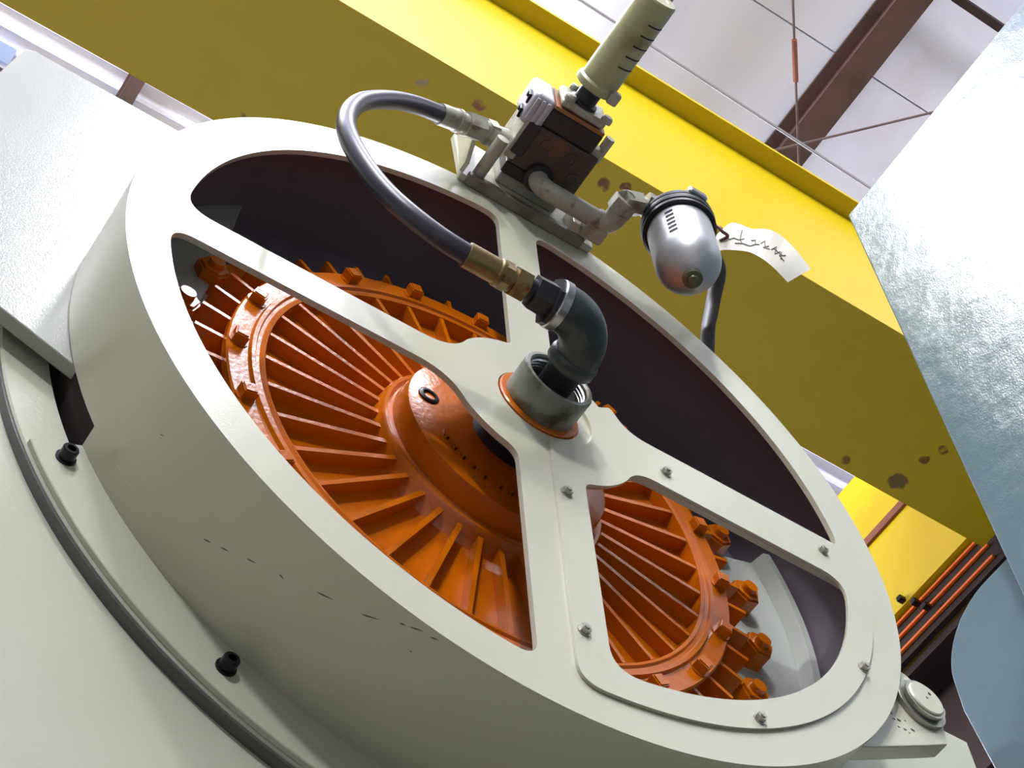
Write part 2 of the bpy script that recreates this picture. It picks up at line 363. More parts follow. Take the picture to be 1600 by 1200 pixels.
# ------------------------------------------------------------------ flywheel disc inside the guard
fl = empty('flywheel', W(0, 0, -0.5), 'pale grey flywheel disc behind the orange clutch housing inside the guard', 'flywheel')
FN0 = -0.277
A0, A1 = math.radians(-206), math.radians(21)
obj('pale_disc', wheel(G(), [(0.60, FN0), (0.935, FN0), (0.945, FN0 - 0.008), (0.945, -0.32), (0.60, -0.32)], 120, A0, A1, close=True), M['flyw'], fl, label='pale grey disc segment')
obj('back_disc', wheel(G(), [(0.0, -0.337), (0.9753, -0.337), (0.9753, -0.6), (0.0, -0.6)], 128), M['liner'], fl, label='dark grey back disc')
g = G(); wheel(g, [(0.932, FN0 + 0.0005), (0.941, FN0 + 0.034), (0.944, FN0 + 0.04), (0.966, FN0 + 0.04), (0.970, FN0 + 0.036), (0.970, FN0 - 0.03), (0.946, FN0 - 0.03), (0.946, FN0 + 0.0005)], 60, math.radians(-58), A1, close=True)
obj('rim_lip', g, M['flyw'], fl, label='raised curved lip at the right edge')

# ------------------------------------------------------------------ orange clutch housing
cl = empty('clutch_housing', W(0, 0, -0.285), 'finned orange clutch housing with radial ribs seen through the wheel spokes', 'clutch housing')
obj('base_ring', wheel(G(), [(0.0, -0.3345), (0.595, -0.3345), (0.595, -0.2765), (0.70, -0.2765), (0.70, -0.266), (0.655, -0.262), (0.655, -0.225), (0.0, -0.225)], 128), M['orange'], cl)
obj('rim_flange', wheel(G(), [(0.60, -0.224), (0.664, -0.224), (0.668, -0.220), (0.668, -0.200), (0.664, -0.196), (0.60, -0.196)], 128, close=True), M['orange'], cl)
obj('ridge', wheel(G(), [(0.618, -0.197), (0.613, -0.187), (0.604, -0.187), (0.600, -0.193), (0.592, -0.193), (0.587, -0.188), (0.579, -0.19), (0.572, -0.232)], 128), M['orange'], cl)
obj('cover_floor', wheel(G(), [(0.59, -0.222), (0.575, -0.232), (0.45, -0.232), (0.30, -0.222), (0.29, -0.215)], 128), M['orange'], cl)
obj('hub_boss', wheel(G(), [(0.318, -0.226), (0.300, -0.205), (0.295, -0.183), (0.289, -0.176), (0.281, -0.176), (0.273, -0.182), (0.268, -0.178), (0.265, -0.130), (0.262, -0.121), (0.254, -0.118), (0.15, -0.113), (0.0, -0.112)], 128), M['orange'], cl)
obj('shaft', wheel(G(), [(0.10, -0.113), (0.093, -0.105), (0.088, -0.10), (0.088, -0.02), (0.0, -0.02)], 48), M['iron'], cl, label='dark round shaft')
obj('seal_ring', wheel(G(), [(0.085, -0.03), (0.104, -0.03), (0.104, 0.003), (0.101, 0.0055), (0.085, 0.0055)], 64, close=True), M['orange'], cl)
# radial ribs, fins, square bolts, hexagon nuts
g = G()
prism(g, [[(-0.15, -0.0065), (-0.15, 0.0065), (0.137, 0.0055), (0.137, -0.0055)]], -0.045, 0.0, LOC)
rib = lmesh('rib', g, M['orange'])
for i in range(36): radial('rib', rib, cl, 0.44, math.radians(2 + 10 * i), -0.191)
g = G(); prism(g, [[(-0.042, -0.0055), (-0.042, 0.0055), (0.042, 0.0055), (0.042, -0.0055)]], -0.052, 0.0, LOC)
fin = lmesh('fin', g, M['orange'])
for i in range(48): radial('fin', fin, cl, 0.695, math.radians(156 + 7.5 * i), -0.217)
g = G(); q = 0.0165
prism(g, [[(-q, -q), (q, -q), (q, q), (-q, q)]], -0.002, 0.024, LOC)
prism(g, [[(-q * .8, -q * .8), (q * .8, -q * .8), (q * .8, q * .8), (-q * .8, q * .8)]], 0.024, 0.027, LOC)
rod(g, (0, 0, 0.0), (0, 0, 0.003), 0.024, seg=16, t=lt)
bolt = lmesh('square_bolt', g, M['orange'])
for i in range(20): radial('square_bolt', bolt, cl, 0.643, math.radians(0.4 + 18 * i), -0.196)
g = G(); hexp = [(0.041 * math.cos(PI / 3 * k + .3), 0.041 * math.sin(PI / 3 * k + .3)) for k in range(6)]
prism(g, [hexp], 0.0, 0.05, LOC); prism(g, [[(a * .86, b * .86) for a, b in hexp]], 0.05, 0.057, LOC)
rod(g, (0, 0, 0.05), (0, 0, 0.072), 0.021, 0.019, seg=16, t=lt)
nut = lmesh('hex_nut', g, M['orange'])
for i in range(-14, 2): radial('hex_nut', nut, cl, 0.775, math.radians(7 + 15 * i), -0.2775)
g = G(); prism(g, [[(-0.06, -0.06), (0.05, -0.06), (0.05, 0.06), (-0.06, 0.06)]], 0.0, 0.02, LOC)
radial('lifting_tab', lmesh('lifting_tab', g, M['orange']), cl, 0.735, math.radians(149), -0.277)
# plug on the boss and raised cast marks
g = G(); cx, cz = -0.213, 0.02
lathe(g, (cx, cz, -0.117), (0, 0, 1), [(0.026, 0), (0.026, 0.004), (0.022, 0.006), (0.016, 0.006), (0.0145, 0.0), (0.0145, -0.0)], 24); lathe(g, (cx, cz, -0.1165), (0, 0, 1), [(0.0145, 0), (0.0, 0)], 24)
obj('socket_plug', g, M['black'], cl, label='small dark socket plug')
g = G()
for k in range(22):
    a = math.radians(-150 + k * 4.2 + (3 if k > 9 else 0)); r = 0.205
    x, z = r * math.cos(a), r * math.sin(a); h = 0.006 if k % 3 else 0.009
    box(g, (x - 0.0022, z - h, -0.115), (x + 0.0022, z + h, -0.108)); 
    if k % 2: box(g, (x - 0.006, z - h, -0.115), (x + 0.004, z - h + 0.0035, -0.108))
obj('cast_marks', g, M['orange'], cl, kind='stuff')
g = G()
for k, (a, b) in enumerate(((0.235, -0.385), (0.25, -0.392), (0.266, -0.40), (0.255, -0.372), (0.272, -0.38))):
    box(g, (a - 0.004, b - 0.006, -0.23), (a + 0.004, b + 0.004, -0.2215))
obj('cast_marks', g, M['orange'], cl, kind='stuff')

# ------------------------------------------------------------------ wheel guard: drum, spoked face, cover, arm, lug
gd = empty('wheel_guard', W(0, 0, -1.0), 'large cream drum guard with a four spoked front wheel face', 'wheel guard')
def unit(a, b): d = (b[0] - a[0], b[1] - a[1]); l = math.hypot(*d); return (d[0] / l, d[1] / l), l
def trim(path, d0, d1):
    """cut lengths off both ends of a polyline"""
    def cut(p, d):
        p = list(p)
        while d > 0:
            u, l = unit(p[0], p[1])
            if l > d: p[0] = (p[0][0] + u[0] * d, p[0][1] + u[1] * d); return p
            d -= l; p.pop(0)
        return p
    p = cut(path, d0); p = cut(p[::-1], d1)[::-1]; return p
def rounded(paths, corners, ds):
    """paths[i] runs corner i -> corner i+1; ds[i] set-back at corner i"""
    out = []; n = len(paths)
    for i in range(n):
        p = trim(paths[i], ds[i], ds[(i + 1) % n]); out += p
        q = trim(paths[(i + 1) % n], ds[(i + 1) % n], ds[(i + 2) % n]); a, c, b = p[-1], corners[(i + 1) % n], q[0]
        for k in range(1, 8):
            t = k / 8; out.append(tuple((1 - t) ** 2 * a[j] + 2 * t * (1 - t) * c[j] + t * t * b[j] for j in (0, 1)))
    return out
def opening(xe, ze, ri, rh, ds):
    """quadrant between the vertical spoke edge x=xe and the horizontal spoke edge z=ze; ds: hub-vertical, rim-vertical, rim-horizontal, hub-horizontal"""
    sx, sz = (1 if xe > 0 else -1), (1 if ze > 0 else -1)
    c0 = (xe, sz * math.sqrt(rh * rh - xe * xe)); c1 = (xe, sz * math.sqrt(ri * ri - xe * xe))
    c2 = (sx * math.sqrt(ri * ri - ze * ze), ze); c3 = (sx * math.sqrt(rh * rh - ze * ze), ze)
    an = lambda p: math.degrees(math.atan2(p[1], p[0]))
    def A(p, q, r, n):
        a, b = an(p), an(q)
        while b - a > 180: b -= 360
        while b - a < -180: b += 360
        return arc(r, a, b, n)
    paths = [[c0, c1], A(c1, c2, ri, 60), [c2, c3], A(c3, c0, rh, 30)]
    return rounded(paths, [c0, c1, c2, c3], ds)
OPA = opening(-0.060, 0.047, 0.881, 0.222, (0.02, 0.05, 0.07, 0.085))
OPB = opening(-0.069, -0.062, 0.902, 0.238, (0.035, 0.05, 0.06, 0.085))
OPC = opening(0.088, -0.077, 0.887, 0.246, (0.03, 0.06, 0.07, 0.07))
OPD = opening(0.056, 0.075, 0.881, 0.226, (0.03, 0.05, 0.06, 0.085))
HOLE = arc(0.107, 0, 352.5, 47)
g = prism(G(), [arc(1.0, 0, 358, 179), OPA, OPB, OPC, OPD, HOLE], -0.014, 0.0)
obj('face_plate', g, M['cream'], gd, label='flat spoked front plate')
g = G(); wheel(g, [(1.0, -0.012), (1.0, -0.247), (0.988, -0.247), (0.988, -0.014)], 160, 0, 2 * PI)
wheel(g, [(1.0, -0.24), (1.0, -0.315), (0.988, -0.315), (0.988, -0.24)], 100, math.radians(-152), math.radians(-12), close=True)
obj('drum_wall', g, M['cream'], gd, label='curved outer drum wall')
g = G(); wheel(g, [(0.987, -0.0145), (0.987, -0.345), (0.975, -0.345), (0.975, -0.0145)], 140, close=True)
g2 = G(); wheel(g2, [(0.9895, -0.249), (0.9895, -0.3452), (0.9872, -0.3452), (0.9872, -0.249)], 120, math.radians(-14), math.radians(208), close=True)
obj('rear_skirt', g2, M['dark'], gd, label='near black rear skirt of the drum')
obj('inner_liner', g, M['liner'], gd, label='dark grey inside of the drum')
g = G(); wheel(g, [(0.99, -0.3115), (0.99, -0.298), (1.109, -0.298), (1.111, -0.3), (1.111, -0.3115)], 100, math.radians(-152), math.radians(-14), close=True)
fg = obj('mounting_flange', g, M['creamwall'], gd, ang=28, label='thin curved flange bolted to the frame')
g = G(); rod(g, (0, 0, -0.001), (0, 0, 0.004), 0.021, seg=20, t=lt)
lathe(g, (0, 0, 0.004), (0, 0, 1), [(0.0165, 0), (0.0165, 0.021), (0.0145, 0.0235), (0.009, 0.0235), (0.0085, 0.012), (0.0, 0.012)], 20, t=lt)
sb = lmesh('socket_bolt', g, M['black'])
for a in (-149.6, -120.6, -91, -61.5, -32): radial('socket_bolt', sb, fg, 1.052, math.radians(a), -0.298)
g = G()
for (a0_, n0_), (a1_, n1_) in (((-131.31, -0.177), (-130.33, -0.17)), ((-129.2, -0.161), (-128.18, -0.154)), ((-126.22, -0.137), (-125.1, -0.13)), ((-122.42, -0.112), (-121.8, -0.113)), ((-118.31, -0.087), (-116.54, -0.077)), ((-113.39, -0.063), (-111.72, -0.050)), ((-109.89, -0.03), (-109.27, -0.027)), ((-108.85, -0.024), (-107.58, -0.016)), ((-106.68, -0.017), (-105.84, -0.013)), ((-142.97, -0.114), (-142.35, -0.109)), ((-107.4, -0.064), (-107.15, -0.063))):
    P = [(1.0004 * math.cos(math.radians(a0_ + (a1_ - a0_) * t)), 1.0004 * math.sin(math.radians(a0_ + (a1_ - a0_) * t)), n0_ + (n1_ - n0_) * t) for t in (0, .33, .66, 1)]
    tube(g, P, [0.0002, 0.0011, 0.0008, 0.0002], 6)
obj('scuff_marks', g, M['scuff'], gd, kind='stuff')
# removable cover over the lower right quarter
OPC2 = opening(0.0945, -0.076, 0.845, 0.256, (0.025, 0.07, 0.07, 0.06))
p = rounded([[(0.013, -0.135), (0.013, -0.9149)], arc(0.915, -89.2, 4.7, 90), [(0.912, 0.075), (0.24, 0.075)], arc(0.2515, 17.4, 36, 8), [(0.2035, 0.1478), (0.112, 0.0796)], arc(0.1374, 35.4, -84.5, 40)],
            [(0.013, -0.135), (0.013, -0.9149), (0.912, 0.075), (0.24, 0.075), (0.2035, 0.1478), (0.112, 0.0796)], [0.001, 0.055, 0.02, 0.06, 0.01, 0.001])
g = prism(G(), [p, OPC2], 0.0005, 0.008)
cv = obj('cover_plate', g, M['cream'], gd, label='removable cover plate held by six screws')
g = G(); prism(g, [[(0.012 * math.cos(PI / 3 * k), 0.012 * math.sin(PI / 3 * k)) for k in range(6)]], 0.002, 0.011, LOC)
rod(g, (0, 0, -0.0005), (0, 0, 0.002), 0.015, seg=14, t=lt); rod(g, (0, 0, 0.011), (0, 0, 0.014), 0.006, seg=10, t=lt)
scr = lmesh('screw', g, M['screw'])
for (x, z) in ((0.339, -0.015), (0.8, 0.01), (0.809, -0.404), (0.449, -0.771), (0.037, -0.764), (0.039, -0.315)):
    radial('screw', scr, cv, math.hypot(x, z), math.atan2(z, x), 0.0085)
# support arm: flat plate at the back of the drum, upper left
arm = [(-1.335, 0.60), (-1.335, -0.135), (-1.30, -0.155), (-0.935, -0.305), (-0.80, -0.33), (-0.70, 0.3), (-0.64, 0.93), (-1.26, 0.94), (-1.285, 0.92)]
g = prism(G(), [arm], -0.251, -0.285)
obj('support_arm', g, M['creamarm'], gd, bevel=0.004, label='flat cream plate carrying the guard')
# hinge lug at lower right with pin
lug = [(0.86, -0.25), (0.955, -0.265), (1.0, -0.27), (1.045, -0.30), (1.068, -0.34), (1.072, -0.40), (1.062, -0.468), (1.0, -0.505), (0.80, -0.62), (0.72, -0.66)]
g = prism(G(), [lug], -0.03, -0.075)
lg = obj('hinge_lug', g, M['cream'], gd, bevel=0.006)
g = G(); lathe(g, (1.005, -0.378, -0.03), (0, 0, 1), [(0.048, 0), (0.048, 0.028), (0.045, 0.031), (0.004, 0.031), (0.004, 0.024), (0.0, 0.024)], 40)
obj('pin', g, M['cream'], lg)
g = G(); lathe(g, (1.005, -0.378, -0.03), (0, 0, 1), [(0.05, 0.001), (0.067, 0.001), (0.067, 0.012), (0.05, 0.012)], 48, math.radians(-20), math.radians(300))
lathe(g, (1.005, -0.378, -0.03), (0, 0, 1), [(0.0485, 0.018), (0.055, 0.018), (0.055, 0.026), (0.0485, 0.026)], 48, math.radians(-10), math.radians(270))
obj('retaining_ring', g, M['screw'], lg, label='steel retaining ring')
g = G(); rod(g, (1.018, -0.358, 0.0005), (1.018, -0.358, 0.0015), 0.0045, seg=12)
obj('centre_mark', g, M['dark'], lg)
g = G()
for k in range(9):
    a, b = random.uniform(0.93, 1.03), random.uniform(-0.50, -0.45); w = random.uniform(0.002, 0.005)
    a2 = a - 0.03; box(g, (a2 - w, b - w * .6, -0.0305), (a2 + w, b + w * .6, -0.0294))
obj('paint_chips', g, M['valvedark'], lg, kind='stuff')

# ------------------------------------------------------------------ rotary air connection on the hub
ps = empty('pipe_stub', W(0, 0, 0.006), 'short weathered grey pipe collar standing on the hub of the wheel', 'pipe')
obj('collar', wheel(G(), [(0.075, 0.0), (0.0865, 0.0), (0.0885, 0.004), (0.0885, 0.078), (0.086, 0.083), (0.078, 0.084), (0.074, 0.080), (0.070, 0.05), (0.070, 0.0)], 64), M['galv'], ps)
g = G()
for k in range(3): wheel(g, [(0.0745, 0.074 - 0.008 * k), (0.0695, 0.071 - 0.008 * k), (0.0745, 0.068 - 0.008 * k)], 56)
obj('thread', g, M['steel'], ps, label='bright inner thread')
obj('packing', wheel(G(), [(0.0735, 0.045), (0.0, 0.045)], 40), M['dark'], ps)
el = empty('pipe_elbow', W(0, 0, 0.05), 'dark iron pipe elbow rising out of the hub collar', 'elbow')
RB = 0.085; NH = 0.232
path = [(0, 0, 0.13)] + [(-RB + RB * math.cos(a), 0, NH - RB + RB * math.sin(a)) for a in [PI / 2 * k / 12 for k in range(13)]] + [(-0.112, 0, NH)]
obj('bend', tube(G(), path, 0.0535, 32), M['elbow'], el)
g = G(); lathe(g, (0, 0, 0.118), (0, 0, 1), [(0.036, 0), (0.056, 0), (0.0585, 0.004), (0.0585, 0.026), (0.055, 0.032), (0.05, 0.034)], 36)
obj('lower_bead', g, M['elbow'], el)
g = G(); lathe(g, (-0.098, 0, NH), (-1, 0, 0), [(0.05, -0.004), (0.0575, 0), (0.0575, 0.018), (0.055, 0.021), (0.04, 0.021)], 36)
obj('end_bead', g, M['steel'], el, label='bright worn end bead')
g = G(); rod(g, (0, 0, 0.045), (0, 0, 0.12), 0.04, 0.042, 32)
obj('nipple', g, M['iron'], el)
g = G(); rod(g, (-0.119, 0, NH), (-0.128, 0, NH), 0.056, seg=8, rot=.2); rod(g, (-0.128, 0, NH), (-0.172, 0, NH), 0.043, 0.041, seg=6, rot=.3)
obj('reducer_bushing', g, M['iron'], el)
hs = empty('air_hose', W(-0.5, 0.5, 0.19), 'black rubber air hose looping from the valve down to the hub elbow', 'hose')
pts = [(-0.328, 0, .232), (-0.400, 0.010, .232), (-0.475, 0.05, .228), (-0.533, 0.113, .22), (-0.577, 0.199, .212), (-0.609, 0.304, .203), (-0.618, 0.407, .193), (-0.603, 0.527, .183), (-0.562, 0.651, .173), (-0.484, 0.783, .16), (-0.399, 0.892, .143), (-0.306, 0.977, .125)]
obj('rubber_tube', tube(G(), spline(pts, 10), 0.0235, 24), M['rubber'], hs)
g = G(); lathe(g, (-0.172, 0, NH), (-1, 0, 0), [(0.0, 0), (0.027, 0), (0.027, 0.016)], 6)
rod(g, (-0.17, 0, NH), (-0.19, 0, NH), 0.027, seg=20)
obj('adapter', g, M['iron'], hs, label='black threaded adapter')
g = G(); rod(g, (-0.188, 0, NH), (-0.222, 0, NH), 0.036, seg=6, rot=.4); rod(g, (-0.222, 0, NH), (-0.232, 0, NH), 0.028, seg=20); rod(g, (-0.232, 0, NH), (-0.252, 0, NH), 0.033, seg=6)
obj('swivel_nut', g, M['brass'], hs, label='dull brass hexagon nut')
g = G(); lathe(g, (-0.25, 0, NH), (-1, 0, 0), [(0.02, 0), (0.031, 0.0), (0.032, 0.01), (0.0285, 0.014), (0.0285, 0.088), (0.024, 0.09)], 28)
obj('ferrule', g, M['brass'], hs, label='dull brass crimp ferrule')
d = Vector((0.088, 0.04, 0.0)).normalized(); p0 = Vector((-0.306, 0.977, 0.125))
g = G(); lathe(g, p0 - d * 0.012, d, [(0.02, 0), (0.029, 0), (0.029, 0.055), (0.032, 0.057), (0.032, 0.066), (0.026, 0.068)], 28)
obj('ferrule', g, M['overspray'], hs, label='paint covered crimp ferrule')
g = G(); rod(g, p0 + d * 0.054, p0 + d * 0.075, 0.026, seg=20); rod(g, p0 + d * 0.075, p0 + d * 0.13, 0.036, seg=6, rot=.5); rod(g, p0 + d * 0.13, p0 + d * 0.145, 0.029, seg=20); rod(g, p0 + d * 0.145, p0 + d * 0.175, 0.034, seg=6); rod(g, p0 + d * 0.17, p0 + d * 0.215, 0.026, seg=20)
obj('swivel_nut', g, M['overspray'], hs, label='paint covered hexagon fitting')

# ------------------------------------------------------------------ air valve on its bracket at the top of the wheel
bk = empty('valve_bracket', W(0.0, 0.97, 0.01), 'cream bracket plate bolted to the top of the wheel rim under the valve', 'bracket')
obj('base_plate', prism(G(), [[(-0.20, 1.19), (-0.185, 0.955), (0.235, 0.955), (0.245, 1.19)]], 0.001, 0.022), M['cream'], bk, bevel=0.003)
obj('front_lip', box(G(), (-0.165, 0.945, 0.001), (0.20, 0.972, 0.034)), M['bracketedge'], bk, bevel=0.003)
obj('side_gusset', prism(G(), [[(0.022, 0.0), (0.052, 0.0), (0.088, 0.07), (0.092, 0.22), (0.022, 0.22)]], -0.19, -0.178, t=lambda a, b, h: W(h, 0.965 + b, a)), M['cream'], bk)
obj('spacer_block', box(G(), (0.145, 0.955, 0.022), (0.205, 1.05, 0.06)), M['cream'], bk, bevel=0.003)
g = G(); rod(g, (-0.135, 0.985, 0.022), (-0.135, 0.985, 0.15), 0.018, seg=18)
obj('stud', g, M['overspray'], bk, label='pale round stud beside the valve')
va = empty('air_valve', W(0.0, 1.0, 0.02), 'dark rusty air valve block with pale fittings above the wheel', 'valve')
ZB = 1.0
obj('mounting_block', box(G(), (-0.085, ZB + 0.012, 0.058), (0.115, 1.14, 0.094)), M['valveblack'], va, bevel=0.004)
obj('spacer_plate', box(G(), (-0.078, ZB + 0.022, 0.0225), (0.108, 1.14, 0.057)), M['overspray'], va, bevel=0.004)
g = G(); box(g, (-0.085, ZB + 0.003, 0.095), (0.120, 1.14, 0.225))
obj('valve_body', g, M['valvedark'], va, bevel=0.005)
obj('side_cover', box(G(), (-0.108, ZB - 0.002, 0.105), (-0.075, 1.145, 0.228)), M['overspray'], va, bevel=0.005, label='pale painted side cover')
obj('cover_plate', box(G(), (-0.10, ZB - 0.006, 0.125), (-0.062, ZB + 0.03, 0.225)), M['valveblack'], va, bevel=0.004)
obj('pilot_block', box(G(), (-0.068, ZB + 0.004, 0.228), (0.092, 1.12, 0.285)), M['valveblack'], va, bevel=0.004)
obj('gasket', box(G(), (-0.064, ZB + 0.0, 0.286), (0.088, 1.12, 0.296)), M['rust'], va, label='rust coloured gasket')
obj('end_cap', box(G(), (-0.056, ZB + 0.004, 0.297), (0.080, 1.115, 0.322)), M['overspray'], va, bevel=0.008, label='cream oversprayed end cap')
g = G(); lathe(g, (0.004, 1.05, 0.322), (0, 0, 1), [(0.040, 0), (0.040, 0.008), (0.031, 0.01), (0.031, 0.04), (0.027, 0.05), (0.0, 0.05)], 28)
obj('exhaust_port', g, M['iron'], va)
for (x, z, n, r) in ((-0.04, 1.02, 0.32, .016), (0.075, 1.02, 0.318, .016), (-0.02, 1.11, 0.32, .013)):
    g = G(); lathe(g, (x, z, n), (0, 0, 1), [(r, 0), (r, 0.012), (r * .7, 0.018), (0, 0.019)], 18)
    obj('cap_bolt', g, M['overspray'], va)
for (x, n) in ((-0.02, 0.185), (0.055, 0.185), (0.09, 0.14)):
    g = G(); lathe(g, (x, ZB + 0.003, n), (0, -1, 0), [(0.02, 0), (0.02, 0.003), (0.011, 0.004), (0.010, 0.0015), (0, 0.0015)], 18)
    obj('port_plug', g, M['valvedark'], va)
so = obj('solenoid', box(G(), (-0.128, 1.0, 0.205), (-0.062, 1.13, 0.30)), M['solenoid'], va, bevel=0.012, label='pale lilac solenoid casing')
for k in range(3):
    obj('cooling_rib', box(G(), (-0.118 + 0.016 * k, 0.994, 0.225), (-0.110 + 0.016 * k, 1.0005, 0.29)), M['solenoid'], so)
for zz, nn in ((1.03, 0.225), (1.035, 0.268)):
    g = G(); tube(g, [(-0.1285, zz - 0.012, nn - 0.014), (-0.132, zz - 0.012, nn + 0.01), (-0.132, zz + 0.012, nn + 0.012), (-0.1285, zz + 0.02, nn - 0.006)], 0.0045, 8)
    obj('clip', g, M['black'], so, label='black wire clip')
g = G()
rod(g, (0.118, 1.03, 0.25), (0.118, 1.03, 0.285), 0.014, seg=6); rod(g, (0.122, 1.03, 0.21), (0.122, 1.03, 0.25), 0.010, seg=12); box(g, (0.09, 1.015, 0.215), (0.118, 1.05, 0.245))
obj('side_bolt', g, M['overspray'], va)
g = G(); rod(g, (-0.11, 1.055, 0.118), (-0.165, 1.035, 0.122), 0.031, seg=24)
obj('inlet_boss', g, M['overspray'], va)

mu = empty('exhaust_muffler', W(0.006, 1.05, 0.37), 'slim green cream exhaust muffler cylinder pointing up from the valve', 'muffler')
MN0, MN1, MR = 0.372, 0.665, 0.053
g = G(); lathe(g, (0.006, 1.05, MN0), (0, 0, 1), [(0.028, 0), (0.05, 0.0), (0.06, 0.006), (0.06, 0.022), (MR, 0.028), (MR, MN1 - MN0 - 0.006), (MR - 0.004, MN1 - MN0), (0.03, MN1 - MN0), (0.026, MN1 - MN0 - 0.004), (0.0, MN1 - MN0 - 0.004)], 48)
obj('body', g, M['muffler'], mu)
for k in range(5):
    g = G(); n = 0.47 + 0.033 * k
    vs = []; 
    for a in range(-150, -51, 9):
        for dn in (-0.0022, 0.0022):
            ra = math.radians(a + 62); vs.append(W(0.006 + (MR + 0.0006) * math.cos(ra), 1.05 + (MR + 0.0006) * math.sin(ra), n + dn))
    # dark slot as a thin curved strip seated on the shell
    vs2 = [W(0.006 + (MR + 0.0006) * math.cos(math.radians(a)), 1.05 + (MR + 0.0006) * math.sin(math.radians(a)), n + dn) for a in range(-88, -19, 6) for dn in (-0.0022, 0.0022)]
    k2 = len(vs2) // 2; g.add(vs2, [(2 * i, 2 * i + 1, 2 * i + 3, 2 * i + 2) for i in range(k2 - 1)])
    obj('slot', g, M['dark'], mu)
g = G(); box(g, (0.035, 0.99, MN0 + 0.0), (0.065, 1.02, MN0 + 0.035))
obj('set_screw', g, M['overspray'], mu, bevel=0.004)

pp = empty('supply_pipe', W(0.1, 0.95, 0.09), 'cream painted elbow pipe running under the valve to the filter', 'pipe')
NP = 0.10; ZP = 0.948
path = [(0.008, ZB + 0.004, NP), (0.008, ZP + 0.034, NP)] + [(0.042 - 0.034 * math.cos(PI / 2 * k / 8), ZP + 0.034 - 0.034 * math.sin(PI / 2 * k / 8), NP) for k in range(1, 9)] + [(0.205, ZP, NP)]
obj('bent_pipe', tube(G(), path, 0.027, 24), M['overspray'], pp)
g = G(); lathe(g, (0.008, ZB - 0.016, NP), (0, 1, 0), [(0.02, 0), (0.038, 0), (0.04, 0.004), (0.04, 0.018)], 28)
obj('flange_ring', g, M['valveblack'], pp)
path = [(0.12, ZP, NP)] + [(0.125, ZP, NP), (0.19, ZP, NP)] + [(0.20 + 0.03 * math.sin(PI / 2 * k / 6), ZP, NP + 0.03 - 0.03 * math.cos(PI / 2 * k / 6)) for k in range(1, 7)] + [(0.23, ZP, NP + 0.05)]
obj('elbow_fitting', tube(G(), path[2:], [0.031] * len(path[2:]), 24), M['overspray'], pp)
g = G(); box(g, (0.17, ZP - 0.03, 0.045), (0.235, ZP + 0.03, NP - 0.01))
obj('block', g, M['overspray'], pp, bevel=0.006)
g = G(); rod(g, (0.23, ZP + 0.01, NP + 0.045), (0.232, ZP + 0.012, NP + 0.085), 0.037, seg=6); 
obj('hex_fitting', g, M['overspray'], pp)
g = G(); rod(g, (0.225, ZP + 0.015, 0.175), (0.275, ZP + 0.03, 0.185), 0.034, seg=6, rot=.3); rod(g, (0.27, ZP + 0.03, 0.185), (0.30, ZP + 0.035, 0.19), 0.023, seg=18); rod(g, (0.292, ZP + 0.035, 0.19), (0.306, ZP + 0.035, 0.19), 0.032, seg=18); rod(g, (0.23, ZP + 0.012, NP + 0.08), (0.232, ZP + 0.016, 0.18), 0.03, seg=18)
obj('union', g, M['overspray'], pp, label='paint splashed union fitting')

fi = empty('air_filter', W(0.385, 0.63, 0.2), 'silver air filter bowl with a black cap hanging beside the valve', 'filter')
FX, FN = 0.385, 0.2
g = G(); prof = [(0.0, 0.99), (0.05, 0.992), (0.078, 0.985), (0.082, 0.965)]
lathe(g, (FX, 0, FN), (0, 1, 0), prof[::-1], 48); g2 = G()
lathe(g2, (FX, 0, FN), (0, 1, 0), [(0.0, 0.99), (0.06, 0.99), (0.085, 0.98), (0.09, 0.965), (0.097, 0.963), (0.099, 0.956), (0.097, 0.948), (0.091, 0.945), (0.099, 0.940), (0.101, 0.932), (0.099, 0.922), (0.093, 0.919), (0.099, 0.913), (0.099, 0.902), (0.093, 0.897), (0.086, 0.897)], 56)
obj('cap', g2, M['plastic'], fi, label='ribbed black cap')
g = G(); RB2 = 0.087
prof = [(RB2, 0.905)] + [(RB2, 0.74)] + [(RB2 * math.cos(math.radians(a)), 0.74 - RB2 * math.sin(math.radians(a)) * 1.02) for a in range(6, 91, 6)]
lathe(g, (FX, 0, FN), (0, 1, 0), prof, 56)
obj('bowl', g, M['bowl'], fi, label='polished aluminium bowl')
g = G(); lathe(g, (FX, 0.652, FN), (0, -1, 0), [(0.026, -0.004), (0.026, 0.008), (0.016, 0.010), (0.014, 0.018), (0, 0.019)], 24)
obj('drain_plug', g, M['drain'], fi)
g = G(); box(g, (FX - 0.03, 0.955, FN + 0.07), (FX + 0.03, 0.985, FN + 0.104))
obj('badge', g, M['steel'], fi, bevel=0.006, label='bright metal badge on the cap rim')
g = G()
for k in range(6):
    z = 0.872 - 0.021 * k
    vs = [W(FX + (RB2 + 0.0006) * math.sin(math.radians(b)), z + dz + (b + 60) * 0.0002, FN + (RB2 + 0.0006) * math.cos(math.radians(b))) for b in (-66, -61, -56, -51) for dz in (-0.0055, 0.0055)]
    g = G(); g.add(vs, [(2 * i, 2 * i + 1, 2 * i + 3, 2 * i + 2) for i in range(3)])
    obj('sight_slot', g, M['dark'], fi)
g = G(); rod(g, (FX - 0.075, 0.985, FN), (FX - 0.10, 0.985, FN), 0.028, seg=6); rod(g, (FX + 0.08, 0.955, FN), (FX + 0.13, 0.955, FN - 0.01), 0.024, seg=6)
obj('port', g, M['screw'], fi)
